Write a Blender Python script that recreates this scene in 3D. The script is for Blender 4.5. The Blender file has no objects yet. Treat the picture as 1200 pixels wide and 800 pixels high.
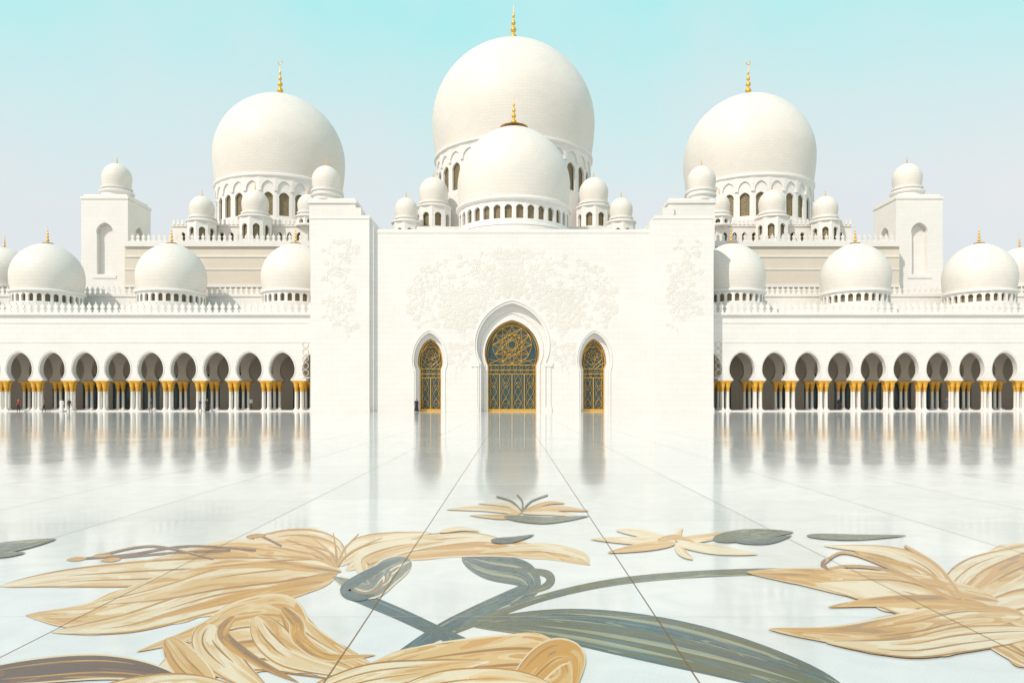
import bpy, math, random
from mathutils import Matrix, Vector
from mathutils.geometry import tessellate_polygon
random.seed(7)
pi=math.pi
scene=bpy.context.scene
COL=scene.collection

# ------------------------------------------------------------------ materials
def mat_new(name):
    m=bpy.data.materials.new(name); m.use_nodes=True
    nt=m.node_tree; b=nt.nodes['Principled BSDF']
    return m,nt,b
def N(nt,t,**k):
    n=nt.nodes.new(t)
    for a,v in k.items(): setattr(n,a,v)
    return n
def L(nt,a,b): nt.links.new(a,b)
def mth(nt,op,a,b=None,c=None):
    n=N(nt,'ShaderNodeMath',operation=op)
    for i,x in enumerate((a,b,c)):
        if x is None: continue
        if isinstance(x,(int,float)): n.inputs[i].default_value=x
        else: L(nt,x,n.inputs[i])
    return n.outputs[0]
def mixc(nt,f,a,b,bt='MIX'):
    n=N(nt,'ShaderNodeMix',data_type='RGBA',blend_type=bt)
    for s,x in ((n.inputs[0],f),(n.inputs[6],a),(n.inputs[7],b)):
        if isinstance(x,(int,float)): s.default_value=x
        elif isinstance(x,tuple): s.default_value=(*x,1)
        else: L(nt,x,s)
    return n.outputs[2]

def marble_wall(name,col,bw=1.5,bh=0.75,dome=False,rough=0.5,jd=0.90,jw=0.02,var=0.03,mod=(.965,1.02)):
    m,nt,b=mat_new(name)
    tc=N(nt,'ShaderNodeTexCoord'); sp=N(nt,'ShaderNodeSeparateXYZ'); L(nt,tc.outputs['Object'],sp.inputs[0])
    if dome:
        u=mth(nt,'MULTIPLY',mth(nt,'ARCTAN2',sp.outputs[1],sp.outputs[0]),12.0)
    else:
        u=mth(nt,'ADD',sp.outputs[0],sp.outputs[1])
    cb=N(nt,'ShaderNodeCombineXYZ'); L(nt,u,cb.inputs[0]); L(nt,sp.outputs[2],cb.inputs[1])
    br=N(nt,'ShaderNodeTexBrick'); L(nt,cb.outputs[0],br.inputs['Vector'])
    br.inputs['Scale'].default_value=1; br.inputs['Brick Width'].default_value=bw; br.inputs['Row Height'].default_value=bh
    br.inputs['Mortar Size'].default_value=jw; br.inputs['Mortar Smooth'].default_value=0.3
    c2=tuple(x*(1-var) for x in col)
    br.inputs['Color1'].default_value=(*col,1); br.inputs['Color2'].default_value=(*c2,1)
    br.inputs['Mortar'].default_value=(*[x*jd for x in col],1)
    nz=N(nt,'ShaderNodeTexNoise'); L(nt,tc.outputs['Object'],nz.inputs['Vector']); nz.inputs['Scale'].default_value=0.22; nz.inputs['Detail'].default_value=6
    rm=N(nt,'ShaderNodeMapRange'); L(nt,nz.outputs[0],rm.inputs[0]); rm.inputs[1].default_value=.3; rm.inputs[2].default_value=.7
    rm.inputs[3].default_value=mod[0]; rm.inputs[4].default_value=mod[1]
    sc=N(nt,'ShaderNodeVectorMath',operation='SCALE'); L(nt,br.outputs['Color'],sc.inputs[0]); L(nt,rm.outputs[0],sc.inputs['Scale'])
    L(nt,sc.outputs[0],b.inputs['Base Color'])
    b.inputs['Roughness'].default_value=rough
    b.inputs['Specular IOR Level'].default_value=0.3
    return m
M_wall=marble_wall('white_marble_cladding',(0.80,0.765,0.725),jd=.88)
M_dome=marble_wall('white_marble_dome',(0.765,0.71,0.645),bw=1.1,bh=0.55,dome=True,jd=0.88,jw=0.028,var=0.04)
M_cream=marble_wall('cream_stone',(0.70,0.62,0.52),bw=2.2,bh=1.1)
M_relief=marble_wall('carved_marble',(0.755,0.71,0.65),bw=30,bh=30)
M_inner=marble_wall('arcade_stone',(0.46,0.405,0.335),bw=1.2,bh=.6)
def simple(name,col,rough=.5,metal=0,noise=0,scale=3,spec=.5):
    m,nt,b=mat_new(name)
    b.inputs['Roughness'].default_value=rough; b.inputs['Metallic'].default_value=metal
    b.inputs['Specular IOR Level'].default_value=spec
    tc=N(nt,'ShaderNodeTexCoord'); nz=N(nt,'ShaderNodeTexNoise'); L(nt,tc.outputs['Object'],nz.inputs['Vector'])
    nz.inputs['Scale'].default_value=scale; nz.inputs['Detail'].default_value=5
    o=mixc(nt,nz.outputs[0],tuple(x*(1-noise) for x in col),tuple(min(1,x*(1+noise)) for x in col))
    L(nt,o,b.inputs['Base Color'])
    return m
M_gold=simple('gilded_metal',(0.78,0.45,0.08),.36,.6,.15,2)
M_goldcap=simple('gilded_capital',(0.72,0.39,0.05),.45,.35,.25,6)
M_glass=simple('dark_teal_glass',(0.035,0.075,0.078),.10,0,.6,.8)
M_lat=simple('bronze_lattice_window',(0.22,0.17,0.09),.5,.2,.7,3.2)
M_shaft=simple('column_marble',(0.76,0.725,0.67),.25,0,.04,4)
M_ground=simple('sand',(0.5,0.44,0.36),.9,0,.1,.05)

def joint_mask(nt):
    g=N(nt,'ShaderNodeNewGeometry'); sp=N(nt,'ShaderNodeSeparateXYZ'); L(nt,g.outputs['Position'],sp.inputs[0])
    def line(o,off,per,w):
        a=mth(nt,'ADD',o,off); d=mth(nt,'PINGPONG',a,per/2)
        return mth(nt,'LESS_THAN',d,w)
    lx=line(sp.outputs[0],1.06+2.12*60,2.12,0.006)
    ly=line(sp.outputs[1],-5.46+2.12*60,2.12,0.006)
    return g,sp,lx,ly
def floor_like(name,base,dark,rough,speck,isfloor=False,pal=None):
    m,nt,b=mat_new(name)
    g,sp,lx,ly=joint_mask(nt)
    n1=N(nt,'ShaderNodeTexNoise'); L(nt,g.outputs['Position'],n1.inputs['Vector']); n1.inputs['Scale'].default_value=110; n1.inputs['Detail'].default_value=2
    r1=N(nt,'ShaderNodeMapRange'); L(nt,n1.outputs[0],r1.inputs[0]); r1.inputs[1].default_value=.38; r1.inputs[2].default_value=.66
    n2=N(nt,'ShaderNodeTexNoise'); L(nt,g.outputs['Position'],n2.inputs['Vector']); n2.inputs['Scale'].default_value=2.2 if isfloor else 9; n2.inputs['Detail'].default_value=8; n2.inputs['Distortion'].default_value=1.2
    r2=N(nt,'ShaderNodeMapRange'); L(nt,n2.outputs[0],r2.inputs[0]); r2.inputs[1].default_value=.35; r2.inputs[2].default_value=.68
    c=mixc(nt,r2.outputs[0],base,dark)
    if pal:
        at=N(nt,'ShaderNodeAttribute'); at.attribute_name='st'
        n3=N(nt,'ShaderNodeTexNoise'); L(nt,at.outputs['Vector'],n3.inputs['Vector']); n3.inputs['Scale'].default_value=.8; n3.inputs['Detail'].default_value=1.8; n3.inputs['Distortion'].default_value=.7
        rp=N(nt,'ShaderNodeValToRGB'); rp.color_ramp.interpolation='CONSTANT'
        els=rp.color_ramp.elements
        while len(els)>1: els.remove(els[-1])
        for i,(p,cc) in enumerate(pal):
            e=els[0] if i==0 else els.new(p)
            e.position=p; e.color=(*cc,1)
        L(nt,n3.outputs[0],rp.inputs[0])
        c=mixc(nt,mth(nt,'MULTIPLY',r2.outputs[0],.22),rp.outputs[0],dark)
    c=mixc(nt,mth(nt,'MULTIPLY',r1.outputs[0],speck),c,tuple(x*.6 for x in base))
    fx=mth(nt,'FLOOR',mth(nt,'DIVIDE',mth(nt,'ADD',sp.outputs[0],1.06),2.12)); fy=mth(nt,'FLOOR',mth(nt,'DIVIDE',mth(nt,'ADD',sp.outputs[1],-5.46),2.12))
    cb=N(nt,'ShaderNodeCombineXYZ'); L(nt,fx,cb.inputs[0]); L(nt,fy,cb.inputs[1])
    wn=N(nt,'ShaderNodeTexWhiteNoise'); L(nt,cb.outputs[0],wn.inputs[0])
    rr=N(nt,'ShaderNodeMapRange'); L(nt,wn.outputs['Value'],rr.inputs[0]); rr.inputs[3].default_value=.92; rr.inputs[4].default_value=1.03
    sc=N(nt,'ShaderNodeVectorMath',operation='SCALE'); L(nt,c,sc.inputs[0]); L(nt,rr.outputs[0],sc.inputs['Scale'])
    c=mixc(nt,mth(nt,'MULTIPLY',lx,.9),sc.outputs[0],(0.20,0.13,0.08))
    c=mixc(nt,mth(nt,'MULTIPLY',ly,.5),c,(0.38,0.34,0.29))
    L(nt,c,b.inputs['Base Color'])
    jj=mth(nt,'MAXIMUM',lx,mth(nt,'MULTIPLY',ly,.5))
    r3=N(nt,'ShaderNodeMapRange'); L(nt,n2.outputs[0],r3.inputs[0]); r3.inputs[1].default_value=.3; r3.inputs[2].default_value=.7
    r3.inputs[3].default_value=rough*.75; r3.inputs[4].default_value=rough*1.35
    L(nt,mth(nt,'MAXIMUM',r3.outputs[0],mth(nt,'MULTIPLY',jj,.8)),b.inputs['Roughness'])
    L(nt,mth(nt,'MULTIPLY',mth(nt,'SUBTRACT',1.0,jj),.38),b.inputs['Specular IOR Level'])
    v=N(nt,'ShaderNodeVectorMath',operation='SUBTRACT'); L(nt,wn.outputs['Color'],v.inputs[0]); v.inputs[1].default_value=(.5,.5,.5)
    v2=N(nt,'ShaderNodeVectorMath',operation='MULTIPLY'); L(nt,v.outputs[0],v2.inputs[0]); v2.inputs[1].default_value=(.003,.006,0)
    v3=N(nt,'ShaderNodeVectorMath',operation='ADD'); v3.inputs[0].default_value=(0,0,1); L(nt,v2.outputs[0],v3.inputs[1])
    v4=N(nt,'ShaderNodeVectorMath',operation='NORMALIZE'); L(nt,v3.outputs[0],v4.inputs[0])
    L(nt,v4.outputs[0],b.inputs['Normal'])
    return m
M_floor=floor_like('polished_white_marble_floor',(0.74,0.72,0.695),(0.67,0.65,0.63),.085,.36,True)
pale=(.70,.49,.27); lt=(.76,.61,.42); cream=(.64,.38,.13); sand=(.46,.26,.085); och=(.55,.25,.03); dk=(.33,.15,.03); brn=(.17,.07,.035)
tea=(.04,.085,.095); tea2=(.085,.14,.14); olv=(.11,.11,.05); sag=(.25,.26,.17); slt=(.075,.095,.09)
PALS={'gold':[(0,dk),(.33,och),(.43,cream),(.50,pale),(.545,och),(.60,cream),(.66,lt)],
      'soft':[(0,och),(.34,cream),(.40,pale),(.47,lt),(.565,pale),(.60,cream),(.64,lt)],
      'ochre':[(0,brn),(.34,dk),(.42,och),(.52,cream),(.56,och),(.64,dk)],
      'brown':[(0,(.10,.045,.025)),(.42,brn),(.52,(.26,.13,.07)),(.56,brn),(.64,sand)],
      'leaf':[(0,slt),(.38,olv),(.46,tea2),(.50,olv),(.545,sag),(.575,slt),(.62,olv)],
      'teal':[(0,slt),(.38,tea),(.47,tea2),(.52,tea),(.58,sag),(.62,tea)],
      'stripe':[(0,tea),(.42,sag),(.46,tea),(.50,lt),(.54,tea2),(.60,slt)],
      'veino':[(0,och),(.5,dk)],'veinl':[(0,sag),(.5,(.32,.31,.20))],'veinp':[(0,lt),(.5,pale)]}
INL={}
for k,p in PALS.items():
    bb=p[len(p)//2][1]
    INL[k]=floor_like('inlay_'+k+'_marble',bb,tuple(x*.8 for x in bb),.2,.3,False,p)
INLK=list(INL)

# ------------------------------------------------------------------ mesh builder
I4=Matrix.Identity(4)
class MB:
    def __init__(s,mats): s.v=[];s.f=[];s.m=[];s.sm=[];s.mats=mats
    def face(s,idx,mat=0,smooth=False): s.f.append(tuple(idx)); s.m.append(mat); s.sm.append(smooth)
    def box(s,x0,x1,y0,y1,z0,z1,mat=0,M=I4):
        b=len(s.v)
        for z in (z0,z1):
            for x,y in ((x0,y0),(x1,y0),(x1,y1),(x0,y1)): s.v.append(M@Vector((x,y,z)))
        for q in ((0,1,2,3),(4,7,6,5),(0,4,5,1),(1,5,6,2),(2,6,7,3),(3,7,4,0)): s.face([b+i for i in q],mat)
    def slab(s,loops,y0,y1,M=I4,mat=0):
        pts=[p for lp in loops for p in lp]; n=len(pts); b=len(s.v)
        tr=tessellate_polygon([[Vector((x,z,0)) for x,z in lp] for lp in loops])
        for y in (y0,y1):
            for x,z in pts: s.v.append(M@Vector((x,y,z)))
        for t in tr:
            s.face([b+i for i in t],mat); s.face([b+n+i for i in reversed(t)],mat)
        o=0
        for lp in loops:
            k=len(lp)
            for i in range(k):
                j=(i+1)%k; s.face([b+o+i,b+o+j,b+n+o+j,b+n+o+i],mat)
            o+=k
    def lathe(s,prof,cx,cy,cz,seg=32,mat=0,smooth=True,sc=1.0):
        b=len(s.v); k=len(prof)
        for i in range(seg):
            a=2*pi*i/seg
            for r,z in prof: s.v.append(Vector((cx+r*sc*math.cos(a),cy+r*sc*math.sin(a),cz+z*sc)))
        for i in range(seg):
            j=(i+1)%seg
            for q in range(k-1):
                s.face([b+i*k+q,b+j*k+q,b+j*k+q+1,b+i*k+q+1],mat,smooth)
    def tube(s,pts,r,mat=0,seg=6,M=I4,closed=False):
        b=len(s.v); n=len(pts)
        for i,p in enumerate(pts):
            p=Vector(p); 
            if closed: t=Vector(pts[(i+1)%n])-Vector(pts[i-1])
            else: t=Vector(pts[min(n-1,i+1)])-Vector(pts[max(0,i-1)])
            t.normalize(); a=t.cross(Vector((0,1,0)) if abs(t.y)<.9 else Vector((1,0,0))).normalized(); c=t.cross(a)
            for k in range(seg):
                w=2*pi*k/seg; s.v.append(M@(p+a*r*math.cos(w)+c*r*math.sin(w)))
        for i in range(n if closed else n-1):
            j=(i+1)%n
            for k in range(seg):
                l=(k+1)%seg; s.face([b+i*seg+k,b+i*seg+l,b+j*seg+l,b+j*seg+k],mat,True)
    def obj(s,name,parent=None,loc=(0,0,0),recalc=True):
        me=bpy.data.meshes.new(name)
        me.from_pydata([tuple(v) for v in s.v],[],s.f)
        for m in s.mats: me.materials.append(m)
        me.polygons.foreach_set('material_index',s.m); me.polygons.foreach_set('use_smooth',s.sm)
        me.update()
        if recalc:
            import bmesh
            bm=bmesh.new(); bm.from_mesh(me); bmesh.ops.recalc_face_normals(bm,faces=bm.faces); bm.to_mesh(me); bm.free()
        o=bpy.data.objects.new(name,me); o.location=loc; COL.objects.link(o)
        if parent: o.parent=parent
        return o
def empty(name):
    e=bpy.data.objects.new(name,None); COL.objects.link(e); return e

def keyhole(cx,z0,a,zs,R,ztop,n=18,point=.35):
    """door/arch outline: jambs at half width a to the springing zs, then a horseshoe of radius R, pointed at ztop"""
    h=math.sqrt(max(0,R*R-a*a)); zc=zs+h; f0=-math.asin(h/R) if R>a else 0
    out=[(cx-a,z0)]
    H=ztop-zc
    for i in range(n+1):
        f=f0+(pi/2-f0)*i/n
        x=R*math.cos(f); z=zc+(R*math.sin(f) if f<0 else H*((1-point)*math.sin(f)+point*f/(pi/2)))
        if i==0 and abs(z-z0)<1e-4: continue
        if i==n: out.append((cx,ztop))
        else: out.append((cx-x,z))
    left=out[:-1]
    return out+[(2*cx-x,z) for x,z in reversed(left)]

mosque=empty('mosque')
W=MB([M_wall,M_cream,M_inner,M_glass,M_lat,M_shaft])     # main walls

# ------------------------------------------------------------------ portal
PF=99.0
outer=[(-18.9,0)]
outer+=keyhole(-11.05,0,1.85,5.6,2.12,10.55,16,.25)
outer+=keyhole(0,0,4.15,6.6,4.72,14.5,22,.25)
outer+=keyhole(11.05,0,1.85,5.6,2.12,10.55,16,.25)
outer+=[(18.9,0),(18.9,24.2),(-18.9,24.2)]
W.slab([outer],PF,PF+.9)
inner=[(-18.9,0)]
inner+=keyhole(-11.05,0,1.45,5.7,1.7,9.8,16,.25)
inner+=keyhole(0,0,3.3,6.2,3.7,12.35,22,.25)
inner+=keyhole(11.05,0,1.45,5.7,1.7,9.8,16,.25)
inner+=[(18.9,0),(18.9,20),(-18.9,20)]
W.slab([inner],PF+.903,PF+1.9)
for sx in (-1,1):
    x0,x1=sorted((sx*18.9,sx*26.7))
    W.box(x0,x1,98,112,0,25.9)
    W.box(min(sx*18.4,sx*18.9),max(sx*18.4,sx*18.9),98.5,112,0,25.4)
    W.box(sx*22.8-3.95,sx*22.8+3.95,97.93,112.05,25.5,25.95)
    W.box(sx*22.8-3.96,sx*22.8+3.96,97.85,98.0,0,.5)
    # carved screen strips beside the pylons
    for z in range(5):
        W.tube([(sx*27.9+.42*math.cos(a*pi/4),99.97,5.2+z*.95+.42*math.sin(a*pi/4)) for a in range(8)],.05,1,4,closed=True)
    W.box(sx*27.9-.55,sx*27.9+.55,99.93,100.0,4.5,4.62,0)
W.box(-18.4,18.4,101.2,112,13,24.1)
W.box(-18.4,18.4,98.94,99.3,23.85,24.35)
def arch_tube(mb,prof,y,r,mat=0): mb.tube([(x,y,z) for x,z in prof],r,mat,6)
arch_tube(W,keyhole(0,0,4.45,6.5,5.02,14.9,22,.25),PF-.02,.11)
arch_tube(W,keyhole(0,0,3.7,6.35,4.15,13.3,22,.25),PF+.92,.16)
for c in (-11.05,11.05):
    arch_tube(W,keyhole(c,0,2.1,5.55,2.37,10.9,16,.25),PF-.02,.08)
for sx in (-1,1):
    W.box(sx*4.9-.55,sx*4.9+.55,PF-.16,PF+.3,6.0,6.5)
    W.box(sx*4.9-.3,sx*4.9+.3,PF-.1,PF+.2,0,6.0)
    W.box(sx*4.9-.42,sx*4.9+.42,PF-.14,PF+.2,0,.6)

# doors ----------------------------------------------------------------------
D=MB([M_glass,M_gold])
def door(cx,half,top,zs,R,big):
    y=PF+1.7
    D.box(cx-R-.1,cx+R+.1,y,y+.1,0,top+.1,0)
    yt=y-.07
    def pl(p,r=.05,cl=False): D.tube([(cx+x,yt,z) for x,z in p],r*.66,1,4,closed=cl)
    kp=keyhole(0,0,half-.1,zs,R-.1,top-.12,20,.25)
    pl(kp,.14); kp2=keyhole(0,0,half-.38,zs,R-.38,top-.5,20,.25); pl(kp2,.05)
    D.box(cx-half,cx+half,yt-.06,yt+.06,0,.32,1)
    zb=zs-1.2
    for z in (zb,zb+.55,zs+.05): D.box(cx-half,cx+half,yt-.05,yt+.05,z,z+.08,1)
    xs=(-.5,0,.5) if big else (0,)
    for f in xs: D.box(cx+f*half*1.0-.05,cx+f*half+.05,yt-.055,yt+.055,.3,zb,1)
    zc=zs+(top-zs)*.46; rr=min(R-.45,(top-zs)*.43)
    def circ(x,z,r,n=28): return [(x+r*math.cos(2*pi*i/n),z+r*math.sin(2*pi*i/n)) for i in range(n)]
    pl(circ(0,zc,rr),.06,True); pl(circ(0,zc,rr*.2),.06,True)
    k=12 if big else 8
    for st in ((5,4) if big else (3,)):
        for i in range(k):
            a0=2*pi*i/k; a1=2*pi*(i+st)/k
            pl([(rr*math.cos(a0),zc+rr*math.sin(a0)),(rr*math.cos(a1),zc+rr*math.sin(a1))],.045)
    for s in (-1,1):
        for off in (.0,.5,1.0):
            pl([(s*rr*.98,zc+rr*.2+off*.3),(s*(rr*.72-off*.2),zc+rr*.72+off*.3),(0,zc+rr+off*.9)],.04)
        pl([(s*half*.95,zs+.2),(s*rr*.6,zs+.9),(0,zs+.3)],.05)
        pl([(s*half*.95,zs+.9),(s*rr*.75,zs+.6),(s*rr*.35,zs+.2)],.05)
    n=8 if big else 4
    for i in range(n):
        xx=-half+(i+.5)*2*half/n; pl(circ(xx,zb+.33,.18,10),.035,True)
        pl(circ(xx,zb+.95,.24,10),.035,True)
    cells=4 if big else 2
    for c in range(cells):
        xm=-half+(c+.5)*2*half/cells; hw=half/cells*.8
        for s in (-1,1):
            for ph in (0,1):
                pts=[]
                for i in range(15):
                    t=i/14; pts.append((xm+s*hw*math.sin(t*pi*1.5+ph*pi/2)*(1-.25*t),.35+(zb-.4)*t))
                pl(pts,.035)
        for q in range(2):
            pl(circ(xm,1.3+q*(zb-1.8)/1.4,hw*.5,14),.035,True)
door(0,3.35,12.35,6.2,3.68,True)
door(-11.05,1.5,9.8,5.7,1.68,False); door(11.05,1.5,9.8,5.7,1.68,False)
D.obj('portal_doors',mosque)

# carved vines ---------------------------------------------------------------
R_=MB([M_relief])
def inside_door(x,z):
    if abs(x)<5.6 and z<15.6 and (z<11 or abs(x)<5.6-(z-11)*.8): return True
    if abs(abs(x)-11.05)<2.8 and z<11.6: return True
    return False
def relief_strip(pts,y,w,h=.025):
    b=len(R_.v)
    for i,(x,z) in enumerate(pts):
        a=pts[max(0,i-1)];c=pts[min(len(pts)-1,i+1)]
        dx,dz=c[0]-a[0],c[1]-a[1]; l=math.hypot(dx,dz) or 1; nx,nz=-dz/l,dx/l
        R_.v+= [Vector((x+nx*w,y-.004,z+nz*w)),Vector((x,y-h,z)),Vector((x-nx*w,y-.004,z-nz*w))]
    for i in range(len(pts)-1):
        o=b+i*3
        R_.face((o,o+3,o+4,o+1)); R_.face((o+1,o+4,o+5,o+2))
def leaf(x,z,a,l,y,w=.32):
    ca,sa=math.cos(a),math.sin(a); b=len(R_.v)
    P=[(0,0,-.004),(.4,w,-.004),(1,0,-.004),(.4,-w,-.004),(.45,0,-.05)]
    for u,v,h in P: R_.v.append(Vector((x+l*(u*ca-v*sa),y+h,z+l*(u*sa+v*ca))))
    for q in ((0,1,4),(1,2,4),(2,3,4),(3,0,4)): R_.face([b+i for i in q])
def flower(x,z,r,y,n=6):
    for i in range(n): leaf(x,z,2*pi*i/n+.3,r,y,.26)
def vine(x,z,a,n,cv,y,ok,dep=0):
    pts=[(x,z)]
    for i in range(n):
        x+=.22*math.cos(a); z+=.22*math.sin(a); a+=cv; cv*=1.03
        if not ok(x,z): break
        pts.append((x,z))
        if i%3==2: leaf(x,z,a+(1 if (i//3)%2 else -1)*.9,random.uniform(.3,.55),y)
        if dep<2 and i%9==6: vine(x,z,a-math.copysign(.9,cv),int(n*.7),-cv*1.5,y,ok,dep+1)
    if len(pts)>2: relief_strip(pts,y,.04)
    flower(x,z,random.uniform(.35,.6),y,random.choice((5,6,8)))
okp=lambda x,z: abs(x)<13.8 and 1<z<21.5-.018*x*x and not inside_door(x,z)
for i in range(34):
    x0=random.uniform(.2,12.5); z0=random.uniform(11,20); a0=random.uniform(0,2*pi); cv=random.choice((-1,1))*random.uniform(.05,.13)
    if i<5: x0=random.uniform(0,2.5); z0=random.uniform(16.5,20)
    if not okp(x0,z0): continue
    s2=random.getstate()
    vine(x0,z0,a0,20,cv,PF,okp); random.setstate(s2); vine(-x0,z0,pi-a0,20,-cv,PF,okp)
for i in range(9):
    x0=random.uniform(6.2,7.6); z0=random.uniform(4,13)
    s2=random.getstate(); vine(x0,z0,1.4,16,.08,PF,okp); random.setstate(s2); vine(-x0,z0,pi-1.4,16,-.08,PF,okp)
for sx in (-1,1):
    okq=lambda x,z: abs(x-sx*22.8)<2.1 and 2<z<22.5
    for i in range(15):
        vine(sx*22.8+random.uniform(-1,1),random.uniform(9,20.5),random.uniform(.8,2.3),15,random.choice((-1,1))*random.uniform(.08,.16),98.0,okq)
R_.obj('carved_vine_relief',mosque,recalc=False)

# ------------------------------------------------------------------ arcade
BAY=4.44; A0=31.1; XE=A0+BAY*15.5
AC=MB([M_goldcap,M_shaft])
for sx in (-1,1):
    cs=[A0+BAY*k for k in range(-1,16)]
    lp=[(cs[0]-BAY/2,4.15)]
    for c in cs: lp+=keyhole(c,4.15,1.18,4.35,1.72,8.0,16,.14)
    lp+=[(XE,4.15),(XE,13.2),(cs[0]-BAY/2,13.2)]
    Mx=Matrix.Scale(sx,4,Vector((1,0,0)))
    W.slab([lp],100,100.9,Mx)
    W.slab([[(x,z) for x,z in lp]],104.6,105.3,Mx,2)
    for c in cs[1:]:
        W.tube([(x,99.985,z) for x,z in keyhole(c,4.2,1.3,4.36,1.86,8.22,16,.14)],.05,0,5,Mx)
    for (z0,z1,p) in ((12.75,13.0,.12),(13.0,13.35,.3),(11.9,12.05,.06),(9.3,9.42,.05)):
        W.box(26.7,XE,100-p,100.5,z0,z1,0,Mx)
    W.box(26.7,XE,100.5,111,12.9,13.1,0,Mx)
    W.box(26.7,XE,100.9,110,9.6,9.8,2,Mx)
    bw=[(26.7,0)]
    for c in cs[1:]: bw+=keyhole(c,0,1.25,3.6,1.3,5.6,10,.4)
    bw+=[(XE,0),(XE,9.6),(26.7,9.6)]
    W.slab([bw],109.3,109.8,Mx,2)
    W.box(26.7,XE,109.55,109.7,0,6,3,Mx)
    W.box(26.7,XE+2,99.2,112,0,.14,0,Mx)
    W.box(26.7,XE,109.8,112,0,15,0,Mx)
    for c in cs:
        xc=c+BAY/2
        for yy in (100.45,104.95):
            near=yy<102
            for dx in (-.36,.36):
              for dy in ((-.28,.28) if near else (0,)):
                AC.lathe([(.30,.14),(.30,.34),(.2,.45),(.19,.6),(.175,2.75)],sx*(xc+dx),yy+dy,0,12,1)
                AC.lathe([(.18,2.7),(.25,2.76),(.2,2.86),(.22,3.1),(.34,3.45),(.30,3.5),(.44,3.9),(.46,4.0)],sx*(xc+dx),yy+dy,0,12,0)
            AC.box(sx*xc-.85,sx*xc+.85,yy-.56,yy+.56,3.98,4.148,0)
            AC.box(sx*xc-.72,sx*xc+.72,yy-.52,yy+.52,.14,.24,1)
AC.obj('arcade_columns',mosque)

# merlons --------------------------------------------------------------------
MR=MB([M_wall])
mer=[(-.26,0),(-.26,.3),(-.1,.42),(-.27,.62),(-.24,.85),(-.1,.92),(0,1.25),(.1,.92),(.24,.85),(.27,.62),(.1,.42),(.26,.3),(.26,0)]
def merlons(x0,x1,y,z,s=1.0,pitch=.72,M=I4):
    n=int(abs(x1-x0)/(pitch*s)); 
    for i in range(n):
        x=x0+(i+.5)*(x1-x0)/n
        MR.slab([[(x+a*s,z+b*s) for a,b in mer]],y,y+.14*s,M)
for sx in (-1,1):
    Mx=Matrix.Scale(sx,4,Vector((1,0,0)))
    merlons(26.9,XE,99.85,13.34,1.15,.78,Mx)
    merlons(26.9,XE,111.8,17.45,1.0,.8,Mx)
    W.box(26.7,XE,111.6,113,0,17.2,0,Mx); W.box(26.7,XE,111.45,113,17.1,17.5,0,Mx)
    merlons(22,66,127.7,28.9,1.1,.85,Mx)
    merlons(37,61.5,133.7,33.2,.9,.85,Mx)

# ------------------------------------------------------------------ prayer hall masses
for sx in (-1,1):
    Mx=Matrix.Scale(sx,4,Vector((1,0,0)))
    W.box(22,67,128,170,0,28.4,1,Mx)
    for z0,z1,p in ((28.0,28.95,.35),(26.2,26.5,.12),(24.0,24.2,.1),(21,21.4,.2)): W.box(22,67,128-p,129,z0,z1,0,Mx)
    W.box(67.003,110,118,150,0,16.5,0,Mx)
    lp=[(37,28.4),(61.5,28.4),(61.5,33),(37,33)]
    holes=[keyhole(38.6+i*1.75,29.3,.42,31.0,.45,31.9,8) for i in range(13)]
    W.slab([lp]+holes,134,134.5,Mx); W.box(37.5,61.0,134.9,165.9,28.41,32.88,4,Mx); W.box(36.9,61.6,133.8,166,32.9,33.25,0,Mx)
    W.box(37,61.5,166,166.4,28.4,33.0,0,Mx)
    for X in (36.95,61.05): W.box(X,X+.5,134.5,166,28.4,32.95,0,Mx)
    W.box(25.4,32.9,120,124.5,14,34.2,0,Mx); W.box(25.2,33.1,119.8,124.7,33.4,33.9,0,Mx)
    W.box(24.4,26.2,119.6,123.4,14,32.6,0,Mx)
W.box(-22,22,113,172,0,27,0)
W.box(-20,20,128,172,27,31.5,0)
W.box(-21,21,127.5,128,26.5,27.6,0)

# ------------------------------------------------------------------ domes & drums
def drum(mb,cx,cy,z0,z1,R,n,zs0,zs1,ww,scallop=True,glassmat=4):
    a=R*math.tan(pi/n)
    for i in range(n):
        th=2*pi*(i+.5)/n
        M=Matrix.Translation((cx,cy,0))@Matrix.Rotation(th,4,'Z')@Matrix.Translation((0,-R,0))
        w=a*ww
        mb.slab([[(-a,z0),(a,z0),(a,z1),(-a,z1)],keyhole(0,zs0,w,zs1-w*1.5,w*1.06,zs1,6)],0,.4,M)
        if scallop:
            zt=z1; zb=z1-(z1-zs1)*.95
            w2=a*.78
            mb.slab([[(-a*1.02,zb)]+keyhole(0,zb,w2,zb+.02,w2*1.03,zb+(zt-zb)*.72,6)+[(a*1.02,zb),(a*1.02,zt),(-a*1.02,zt)]],-.28,-.003,M)
    mb.lathe([(R-.45,z0),(R-.45,z1)],cx,cy,0,n*2,glassmat)
def ring(mb,cx,cy,R,z,h,p,seg=48):
    mb.lathe([(R-.4,z),(R+p*.5,z),(R+p,z+h*.35),(R+p,z+h*.75),(R+p*.4,z+h),(R-.4,z+h)],cx,cy,0,seg,0,False)
def dome_prof(R,zl,H,base=.94,n=26,pt=.12):
    p=[]
    for i in range(9):
        t=i/9; p.append((R*(base+(1-base)*math.sin(t*pi/2)),zl*t))
    for i in range(n+1):
        f=pi/2*i/n
        p.append((R*math.cos(f),zl+H*((1-pt)*math.sin(f)+pt*f/(pi/2))))
    p[-1]=(0.001,p[-1][1])
    return p
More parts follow.
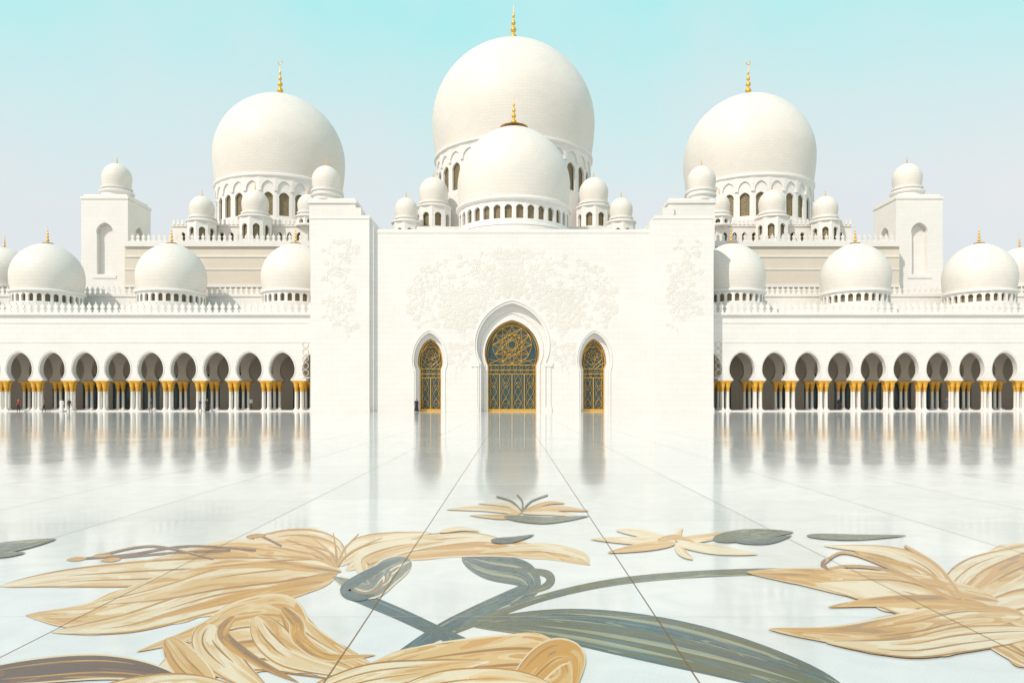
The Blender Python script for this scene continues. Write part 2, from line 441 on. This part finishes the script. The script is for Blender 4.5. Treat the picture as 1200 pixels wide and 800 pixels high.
FIN=[(.17,0),(.16,.012),(.08,.03),(.035,.05),(.03,.09),(.075,.125),(.085,.16),(.07,.2),(.028,.235),(.026,.27),(.06,.30),(.068,.335),(.055,.37),(.022,.40),(.02,.43),(.045,.46),(.05,.49),(.04,.52),(.017,.55),(.015,.6),(.032,.63),(.028,.67),(.01,.7),(.007,.85),(.001,.9)]
def dome(name,cx,cy,z,R,zl,H,base,fh,seg=64,crescent=False,flare=1.0,pt=.12):
    mb=MB([M_dome,M_gold]); pr=dome_prof(R,zl,H,base,pt=pt)
    mb.lathe(pr,0,0,0,seg,0)
    zt=pr[-1][1]-R*.01
    f=[(r*(flare if i<4 else 1),q) for i,(r,q) in enumerate(FIN)]
    mb.lathe(f,0,0,zt,14,1,True,fh)
    if crescent:
        c=[]
        for i in range(15):
            a=math.radians(-235+290*i/14); c.append((.06*fh*math.cos(a),0,zt+fh*.93+.06*fh*math.sin(a)))
        mb.tube(c,.010*fh,1,6)
    return mb.obj(name,mosque,(cx,cy,z),recalc=False)
dome('great_dome',.3,150,49.9,16.35,7.2,16.6,.955,8.9,96,False,1.3)
drum(W,.3,150,40,49.0,15.3,28,41,46.2,.62); ring(W,.3,150,15.3,48.9,1.0,.7,96); ring(W,.3,150,15.3,39.6,.7,.9,96)
W.lathe([(17,31.5),(17,39.7),(15,39.8)],.3,150,0,16,0,False)
for sx,xo in ((-1,-47.0),(1,47.9)):
    dome('side_dome',xo,150,44.0,12.85,5.9,13.2,.955,7.4,80,True)
    drum(W,xo,150,35.3,43.2,12.0,26,36,40.4,.6); ring(W,xo,150,12.0,43.0,1.0,.6,80); ring(W,xo,150,12,34.7,.7,.7,80)
    W.lathe([(13.2,33),(13.2,34.8),(12,34.9)],xo,150,0,32,0,False)
dome('portal_dome',.3,118,31.8,8.95,3.6,9.6,.97,5.6,80,False,2.4,.2)
drum(W,.3,118,27.4,31.2,8.75,32,28.4,30.5,.62,False); ring(W,.3,118,8.75,31.1,.7,.45,80); ring(W,.3,118,8.75,27.2,.6,.5,80)
W.lathe([(9.2,22),(9.2,27.3)],.3,118,0,48,0,False)

def turret(cx,cy,z0,zt,R,Rd,fh=1.6,n=8,win=True):
    h=zt-z0
    if win: drum(W,cx,cy,z0,zt,R,n,z0+h*.25,z0+h*.78,.5,False)
    else: W.lathe([(R,z0),(R,zt)],cx,cy,0,24,0)
    ring(W,cx,cy,R,zt-.05,.5,.35,24); ring(W,cx,cy,R,z0-.1,.35,.3,24)
    W.lathe([(Rd*.95,zt),(Rd*.95,zt+.9)],cx,cy,0,24,0)
    W.lathe([(Rd*.8,zt+.85),(Rd*1.05,zt+.85),(Rd*1.05,zt+1.1),(Rd*.8,zt+1.1)],cx,cy,0,24,0,False)
    dome('turret_dome',cx,cy,zt+1.05,Rd,Rd*.75,Rd*1.08,.9,fh,36)
for sx in (-1,1):
    o=.3
    turret(o+sx*14.6,135,31.5,36.2,2.9,2.65)
    turret(o+sx*18.8,129.5,27.6,32.2,2.3,2.0)
    turret(o+sx*46.1,132,28.5,33.6,2.7,2.35)
    turret(o+sx*55.6,132,28.5,32.9,2.4,2.15)
    turret(o+sx*31.0,122.2,34.2,34.9,2.1,2.3,win=False)
    turret(o+sx*37.5,135,33.0,34.5,2.0,1.9)
    cx=sx*71.6; w=4.1; z0=13; z1=36.8; cy=134.1
    for q in range(4):
        M=Matrix.Translation((cx,cy,0))@Matrix.Rotation(q*pi/2,4,'Z')@Matrix.Translation((0,-w,0))
        ww=w if q%2==0 else w-.952
        yy=0 if q%2==0 else .02
        W.slab([[(-ww,z0),(ww,z0),(ww,z1),(-ww,z1)],keyhole(0,23.6,1.35,30.6,1.45,32.7,12)],yy,.95,M)
        W.box(-2.1,2.1,-.12,.3,22.9,23.4,0,M)
    W.box(cx-w+.975,cx+w-.975,cy-w+.975,cy+w-.975,z0,z1-.1,0)
    W.box(cx-w-.12,cx+w+.12,cy-w-.12,cy+w+.12,z1,z1+.45,0)
    W.box(cx-w+.3,cx+w-.3,cy-w+.3,cy+w-.3,z1+.4,z1+.9,0)
    turret(cx,134.1,z1+.9,z1+1.9,2.6,2.5,1.8,win=False)
    for k in range(-0,4):
        X=sx*(31.2+17.76*k)+.2
        W.lathe([(4.9,13.1),(4.9,14.9)],X,106,0,32,0)
        drum(W,X,106,14.9,16.5,4.55,28,15.15,16.25,.6,False); ring(W,X,106,4.5,16.45,.45,.35,40); ring(W,X,106,4.6,14.75,.25,.25,40)
        dome('arcade_dome',X,106,16.9,4.75,2.1,5.0,.95,2.8,56,False,1.6,.2)
    turret(sx*82.3,120,16.5,18.6,3.2,3.6,2.4,12)
W.obj('marble_walls',mosque,recalc=False)
MR.obj('parapet_merlons',mosque,recalc=False)

# ------------------------------------------------------------------ ground
fl=MB([M_floor]); fl.v=[Vector(p) for p in ((-140,-80,0),(140,-80,0),(140,180,0),(-140,180,0))]; fl.face((0,1,2,3)); fl.obj('courtyard_marble_floor',recalc=False)
gr=MB([M_ground]); gr.v=[Vector(p) for p in ((-4000,-4000,-.3),(4000,-4000,-.3),(4000,4000,-.3),(-4000,4000,-.3))]; gr.face((0,1,2,3)); gr.obj('ground',recalc=False)

# ------------------------------------------------------------------ floral inlay (plan drawing of the pavement, in surveyed bearings)
IN=MB([INL[k] for k in INLK]); IN_st=[]
zlay=[0.0015]
def plan(u,v):
    k=1.6/(v-468.0); return ((u-600)*k,867*k)
def cr(pts,n):
    P=[pts[0]]+list(pts)+[pts[-1]]; out=[]
    m=len(pts)-1
    for i in range(n+1):
        t=i/n*m; s=min(int(t),m-1); t-=s
        p0,p1,p2,p3=P[s],P[s+1],P[s+2],P[s+3]
        out.append(tuple(.5*((2*p1[c])+(-p0[c]+p2[c])*t+(2*p0[c]-5*p1[c]+4*p2[c]-p3[c])*t*t+(-p0[c]+3*p1[c]-3*p2[c]+p3[c])*t**3) for c in (0,1)))
    return out
PROF={'petal':lambda t: math.sin(pi*t**.72)**.95 if 0<t<1 else 0,
      'leaf':lambda t: math.sin(pi*t)**.9 if 0<t<1 else 0,
      'stem':lambda t:1.0,
      'taper':lambda t:1-t*.85,
      'fat':lambda t: min(1,math.sin(pi*t)**.5*1.05) if 0<t<1 else 0}
def rib(pts,w,key,prof='petal',n=40,wob=0.0,q=1.0,vein=True,raw=False):
    if wob: wob*=1.5
    sp=pts if raw else cr(pts,n); n=len(sp)-1
    f=PROF[prof]; nb=8 if w>5 else 3; z=zlay[0]; zlay[0]+=.00004
    ln=sum(math.hypot(sp[i+1][0]-sp[i][0],sp[i+1][1]-sp[i][1]) for i in range(n))
    off=random.uniform(0,90); ph=random.uniform(0,6); rows=[]; sts=[]; cen=[]
    for i,(x,y) in enumerate(sp):
        a=sp[max(0,i-1)];c=sp[min(n,i+1)]
        dx,dy=c[0]-a[0],c[1]-a[1]; l=math.hypot(dx,dy) or 1
        nx,ny=-dy/l,dx/l; t=i/n; ww=w*f(t)+.15
        cen.append((x,y,nx,ny,ww))
        row=[]
        for j in range(nb+1):
            s=-1+2*j/nb
            e=1+wob*(math.sin(t*15+ph+(3 if s>0 else 0))+.6*math.sin(t*37+ph*2+(1 if s>0 else 0)))
            u,v=x+nx*ww*s*e,y+ny*ww*s*e
            X,Y=plan(u,max(v,500)); row.append(Vector((X,Y,z)))
            sts.append((t*ln/120*q+off, s*max(.9,w/13)*(.7+.3*f(t)), off*1.7))
        rows.append(row)
    b=len(IN.v)
    for r in rows: IN.v+=r
    IN_st.extend(sts)
    k=nb+1; mi=INLK.index(key)
    for i in range(n):
        for j in range(nb):
            qd=[b+i*k+j,b+(i+1)*k+j,b+(i+1)*k+j+1,b+i*k+j+1]
            A,B_,C_=IN.v[qd[0]],IN.v[qd[1]],IN.v[qd[2]]
            if (B_-A).cross(C_-A).z<0: qd=qd[::-1]
            IN.face(qd,mi)
    if vein and w>=9 and prof in('petal','fat','leaf'):
        green=key in ('leaf','teal')
        m=(4 if w>20 else 2) if green else (2 if w>14 else 1)
        for kx in range(m):
            s0=-.72+1.44*(kx+.5)/m+random.uniform(-.15,.15)
            i0=int(n*random.uniform(.05,.3)); i1=int(n*random.uniform(.55,.85))
            pp=[(x+nx*ww*s0,y+ny*ww*s0) for x,y,nx,ny,ww in cen[i0:i1]]
            if len(pp)>5: rib(pp,max(.8,w*.06)*(1.5 if green else 1),'veinl' if green else 'veino','leaf',raw=True,vein=False)
        for s0 in (-.97,.97):
            pp=[(x+nx*ww*s0,y+ny*ww*s0) for x,y,nx,ny,ww in cen[2:n-1]]
            rib(pp,1.0 if w>12 else .6,'teal' if green else ('veino' if key=='soft' else 'veinp'),'leaf',raw=True,vein=False)
G_,S_,O_,B_r,L_,T_,X_='gold','soft','ochre','brown','leaf','teal','stripe'
# large leaf and stems
rib([(545,731),(640,731),(740,744),(850,768),(960,803),(1010,832)],27,L_,'leaf',50,.0,.35)
rib([(548,730),(650,722),(760,735),(870,762),(980,800)],4,T_,'leaf',40)
rib([(1010,672),(880,670),(740,679),(640,699),(560,728),(500,752),(445,782)],4,L_,'stem',44)
rib([(618,690),(560,716),(510,742),(450,784)],7.5,T_,'stem')
rib([(408,694),(470,720),(530,748),(590,774)],7,T_,'stem')
rib([(560,728),(640,727),(760,741),(880,770)],1.6,L_,'stem')
rib([(541,653),(572,664),(612,672),(622,690),(596,708)],15,T_,'petal',40)
rib([(600,666),(640,672),(642,685),(612,697)],5,L_,'leaf')
# left flower
rib([(410,664),(470,646),(560,640),(640,648),(692,662)],12,G_,'petal',44,.05)
rib([(405,668),(440,650),(490,636),(560,630),(612,642)],9,S_,'petal')
rib([(395,662),(420,642),(455,632),(505,624)],11,S_,'petal',40,.05)
rib([(400,662),(388,643),(350,634),(300,638),(250,652)],15,S_,'petal',40,.08)
rib([(385,667),(330,656),(270,650),(200,660),(122,669)],18,G_,'petal',44,.06)
rib([(400,668),(300,668),(180,672),(70,678),(-2,687)],16,S_,'petal',44,.05)
rib([(395,672),(300,684),(200,700),(110,722),(30,721)],29,G_,'petal',50,.06)
rib([(330,688),(250,702),(150,730),(60,741)],15,S_,'petal',44,.08)
rib([(398,662),(340,668),(260,678),(190,695),(110,708)],13,S_,'petal',44,.1)
rib([(400,670),(350,664),(300,662),(220,668)],5,O_,'petal')
rib([(380,682),(300,695),(230,712),(160,730)],5,O_,'petal')
rib([(430,676),(425,655),(465,640),(520,634)],9,G_,'petal')
rib([(560,648),(630,641),(680,650),(690,661)],5,S_,'leaf')
for q in range(7):
    a=-2.9+q*.32
    rib([(395,664),(395+30*math.cos(a),664+14*math.sin(a)-6),(395+95*math.cos(a),664+34*math.sin(a)-6)],1.8,O_,'taper',16)
for a in (((300,645),(220,640),(150,650),(90,655)),((270,645),(200,648),(130,654)),((330,640),(310,630),(300,627),(296,632)),((250,655),(180,640),(120,650))):
    rib(a,1.2,B_r,'stem',18)
for u,v in ((90,655),(130,656),(300,628),(120,651)): rib([(u-12,v+1),(u,v),(u+12,v-1)],2.4,O_,'leaf',8)
rib([(482,658),(455,670),(430,690),(390,676)],16,X_,'petal',40,0,2)
rib([(470,655),(440,668),(405,690),(420,700),(440,697)],6,T_,'leaf')
# lower-left flower
rib([(450,800),(380,772),(300,760),(230,775),(180,800)],26,S_,'fat',46,.06)
rib([(445,788),(390,768),(348,742),(330,716),(280,720),(235,740),(160,764)],20,G_,'petal',50,.05)
rib([(300,722),(318,748),(352,772),(440,796)],20,S_,'petal',44,.05)
rib([(250,732),(245,755),(280,788),(320,815)],20,S_,'petal',44,.05)
rib([(330,712),(347,730),(352,750),(384,770),(440,768)],9,O_,'petal')
rib([(195,748),(215,775),(240,800),(250,830)],18,G_,'petal',40,.06)
rib([(275,722),(262,745),(300,775),(350,800)],7,O_,'petal')
rib([(390,835),(450,795),(540,778),(620,772),(655,790),(600,825)],28,G_,'fat',46,.04)
rib([(600,830),(620,792),(650,766),(676,772),(672,812)],18,O_,'petal')
rib([(330,830),(420,797),(500,785),(575,776)],15,S_,'petal')
rib([(450,820),(520,800),(600,795),(650,805)],13,S_,'petal')
rib([(-60,800),(30,788),(120,782),(190,792),(240,818)],15,B_r,'petal')
rib([(60,835),(150,810),(230,802),(300,815)],14,S_,'petal')
# right flower
rib([(1150,715),(1210,700),(1300,705)],26,S_,'fat',44,.05)
rib([(1120,708),(1160,672),(1215,652),(1300,650)],22,G_,'petal',44,.06)
rib([(1130,720),(1180,742),(1230,772),(1290,800)],26,G_,'petal',44,.06)
rib([(1110,705),(1120,682),(1150,660),(1215,640)],13,S_,'petal',40,.06)
rib([(1130,712),(1090,684),(1065,662),(1000,645)],18,G_,'petal',40,.06)
rib([(1115,706),(1098,678),(1075,660),(1035,646),(965,640)],10,S_,'petal')
rib([(1170,705),(1090,692),(1010,685),(940,676),(874,671)],17,G_,'petal',44,.05)
rib([(1195,748),(1120,724),(1060,702),(1010,692),(955,685)],21,S_,'petal',44,.06)
rib([(1200,722),(1130,722),(1060,736),(980,744),(900,738)],17,G_,'petal',44,.05)
rib([(1215,742),(1130,750),(1060,760),(968,754)],15,S_,'petal',44,.05)
rib([(1160,712),(1100,706),(1030,706),(970,712)],8,O_,'petal')
for a in (((1120,705),(1040,665),(990,648),(966,660)),((1120,705),(1050,672),(1000,664),(968,668)),((1120,700),(1080,668),(1010,650)),((1130,705),(1100,665),(1060,640))):
    rib(a,1.6,O_,'stem',20)
rib([(968,655),(964,662),(972,669)],2.5,B_r,'leaf',8)
for a,w,c in (([(612,601),(570,596),(523,597)],3.6,S_),([(612,602),(650,596),(690,599)],3.6,G_),([(610,601),(590,606),(550,604)],3,G_),([(612,601),(645,601),(682,606)],3,S_),
              ([(610,600),(595,592),(560,590)],2.2,S_),([(590,606),(640,610),(690,605)],4,L_),([(612,600),(640,590),(662,590)],2.2,O_)):
    rib(a,w,c,'petal',20)
for a in ([(612,600),(600,588),(582,582)],[(612,600),(612,588),(606,580)],[(612,600),(622,588),(642,580)]): rib(a,.8,L_,'stem',10)
for a,w,c in (([(792,635),(750,625),(722,622)],5,S_),([(792,636),(740,634),(692,632)],4.5,S_),([(792,637),(750,642),(712,648)],5,G_),([(792,637),(800,648),(812,656)],5,S_),
              ([(792,637),(840,645),(888,650)],5.5,S_),([(792,634),(830,630),(868,622)],4.5,S_),([(792,634),(795,625),(800,619)],4,S_),([(770,634),(792,630),(815,636)],3,O_),
              ([(835,632),(880,627),(930,624)],7,L_),([(860,634),(900,634),(928,628)],4,T_),([(945,628),(1000,630),(1062,628)],3.5,L_),([(-20,645),(20,640),(66,632)],6,L_),([(-10,652),(10,650),(30,648)],3,L_),
              ([(515,624),(540,620),(562,623)],2.6,S_),([(575,634),(600,633),(626,627)],3.5,T_)):
    rib(a,w,c,'petal',20)
io=IN.obj('floral_marble_inlay',recalc=False)
at=io.data.attributes.new('st','FLOAT_VECTOR','POINT')
at.data.foreach_set('vector',[c for p in IN_st for c in p])

# ------------------------------------------------------------------ people
SK=simple('skin',(.42,.25,.17),.6,0,.1); HR=simple('hair',(.02,.015,.012),.6)
def cloth(n,c): return simple(n,c,.85,0,.15,12)
def person(x,y,rot,z,top,bot,step=.12,robe=False,h=1.72):
    k=h/1.75
    V=[];E=[];Rr=[]
    def add(p,r,par=None):
        V.append(Vector(p)*k); Rr.append((r[0]*k,r[1]*k) if isinstance(r,tuple) else (r*k,r*k))
        if par is not None: E.append((par,len(V)-1))
        return len(V)-1
    pel=add((0,0,.95),(.16,.12)); wa=add((0,0,1.1),(.14,.10),pel); ch=add((0,-.01,1.3),(.17,.115),wa); sh=add((0,0,1.43),(.12,.08),ch)
    nk=add((0,0,1.51),.055,sh); h1=add((0,-.01,1.59),(.07,.085),nk); h2=add((0,0,1.68),(.078,.092),h1); add((0,0,1.75),(.045,.05),h2)
    add((0,-.115,1.63),.012,h1)
    for s in (-1,1):
        a=add((s*.19,0,1.42),.06,sh); e=add((s*.26,.02,1.14),.043,a); w=add((s*.27,-.08*s-.04,.90),.028,e)
        hd=add((s*.27,-.08*s-.06,.84),(.035,.018),w)
        for q in range(4): 
            f1=add((s*.27,-.08*s-.09+q*.018,.78),.009,hd); add((s*.262,-.08*s-.088+q*.017,.745-.006*abs(q-1.5)),.008,f1)
        t=add((s*.262,-.08*s-.10,.82),.010,w); add((s*.258,-.08*s-.115,.785),.009,t)
        hp=add((s*.09,0,.88),.095,pel); kn=add((s*.1,-.02+s*step*.5,.5),.062,hp); an=add((s*.1,s*step+.03,.09),.042,kn); add((s*.11,s*step-.1,.035),(.045,.03),an)
    me=bpy.data.meshes.new('p'); me.from_pydata(V,E,[]); o=bpy.data.objects.new('person',me); COL.objects.link(o)
    sm=o.modifiers.new('s','SKIN')
    for i,sv in enumerate(me.skin_vertices[0].data): sv.radius=Rr[i]; sv.use_root=(i==0)
    su=o.modifiers.new('u','SUBSURF'); su.levels=1
    dg=bpy.context.evaluated_depsgraph_get(); m2=bpy.data.meshes.new_from_object(o.evaluated_get(dg))
    o.modifiers.clear(); o.data=m2
    m2.materials.clear()
    for m in (SK,HR,top,bot): m2.materials.append(m)
    for p in m2.polygons:
        c=p.center/k; p.use_smooth=True
        if c.z>1.69 or (c.z>1.56 and c.y>.02): i=1
        elif c.z>1.48: i=0
        elif abs(c.x)>.2 and c.z<.93: i=0
        elif c.z>.97 or abs(c.x)>.2: i=2
        elif c.z<.07: i=1
        else: i=3
        p.material_index=i
    if robe:
        b=MB([top]); pr=[(.30,.06),(.27,.3),(.23,.7),(.2,1.0),(.19,1.2),(.17,1.38),(.08,1.48)]
        b.lathe([(r*k,q*k) for r,q in pr],0,0,0,18); 
        for vv in b.v:
            vv.y*=.75; a=math.atan2(vv.y,vv.x); vv.x*=1+.05*math.sin(a*7); vv.y*=1+.05*math.sin(a*7)
        ro=b.obj('robe',o,recalc=False)
    o.location=(x,y,z); o.rotation_euler=(0,0,rot)
    return o
blk=cloth('black_cloth',(.02,.02,.025)); wht=cloth('white_cloth',(.75,.74,.7)); blu=cloth('blue_cloth',(.06,.09,.18)); gry=cloth('grey_cloth',(.15,.14,.13)); red=cloth('red_cloth',(.3,.05,.04))
for a in ((-12.55,97.3,.3,0,blk,gry,.12,True),(-40.6,98.6,.5,0,blk,blk,.1,True),(-41.6,98.7,-.5,0,blu,gry,.15,False),(-59.0,98.6,1.2,0,blk,gry,.18,False),
          (-60.2,98.9,.2,0,wht,wht,.1,True),(-62.5,98.8,-.9,0,gry,blk,.15,False),(-65.7,98.5,.1,0,red,blk,.1,False),(-48.3,98.9,1.9,0,blu,gry,.15,False),(-36.2,102.5,.3,.14,wht,gry,.1,False),
          (45.2,102.3,.4,.14,blk,gry,.1,True),(60.2,102.4,-.4,.14,blu,gry,.15,False)):
    person(*a)

# ------------------------------------------------------------------ light, sky
el=math.radians(45); az=math.radians(41)
Sd=Vector((-math.sin(az)*math.cos(el),-math.cos(az)*math.cos(el),math.sin(el)))
sl=bpy.data.lights.new('sun','SUN'); sl.energy=3.15; sl.angle=math.radians(.5); sl.color=(1,.93,.83)
so=bpy.data.objects.new('sun',sl); so.rotation_euler=Sd.to_track_quat('Z','Y').to_euler(); so.location=(-60,-80,120); COL.objects.link(so)
w=bpy.data.worlds.new('World'); scene.world=w; w.use_nodes=True; nt=w.node_tree
bg=nt.nodes['Background']; sky=N(nt,'ShaderNodeTexSky',sky_type='NISHITA'); sky.sun_disc=False
sky.sun_elevation=el; sky.sun_rotation=math.atan2(Sd.x,Sd.y); sky.air_density=1.0; sky.dust_density=1.2; sky.ozone_density=1.0
tc=N(nt,'ShaderNodeTexCoord'); nz=N(nt,'ShaderNodeTexNoise'); L(nt,tc.outputs['Generated'],nz.inputs['Vector']); nz.inputs['Scale'].default_value=2.6; nz.inputs['Detail'].default_value=5; nz.inputs['Roughness'].default_value=.55
sp=N(nt,'ShaderNodeSeparateXYZ'); L(nt,tc.outputs['Generated'],sp.inputs[0])
mz=N(nt,'ShaderNodeMapRange'); L(nt,sp.outputs[2],mz.inputs[0]); mz.inputs[1].default_value=.16; mz.inputs[2].default_value=.46; mz.inputs[3].default_value=.88; mz.inputs[4].default_value=.12
mr=N(nt,'ShaderNodeMapRange'); L(nt,nz.outputs[0],mr.inputs[0]); mr.inputs[1].default_value=.36; mr.inputs[2].default_value=.66; mr.inputs[3].default_value=-.2; mr.inputs[4].default_value=.40
f=mth(nt,'ADD',mz.outputs[0],mr.outputs[0]); f=mth(nt,'MINIMUM',mth(nt,'MAXIMUM',f,0.0),.96)
tint=mixc(nt,1.0,sky.outputs[0],(2.4,3.4,2.3),'MULTIPLY')
K=1/.14
mn=N(nt,'ShaderNodeVectorMath',operation='MINIMUM'); L(nt,tint,mn.inputs[0]); mn.inputs[1].default_value=(.86*K,.86*K,.87*K)
cl=mixc(nt,f,mn.outputs[0],(.75*K,.80*K,.83*K))
L(nt,cl,bg.inputs['Color']); bg.inputs['Strength'].default_value=.14

cam=bpy.data.cameras.new('camera'); co=bpy.data.objects.new('camera',cam); COL.objects.link(co)
co.location=(0,0,1.6); co.rotation_euler=(math.radians(90),0,0); cam.sensor_width=36; cam.lens=26.01; cam.shift_y=68/1200; cam.clip_end=6000; cam.clip_start=.1
scene.camera=co
scene.view_settings.view_transform='Standard'; scene.view_settings.look='None'; scene.view_settings.exposure=0
print('done')
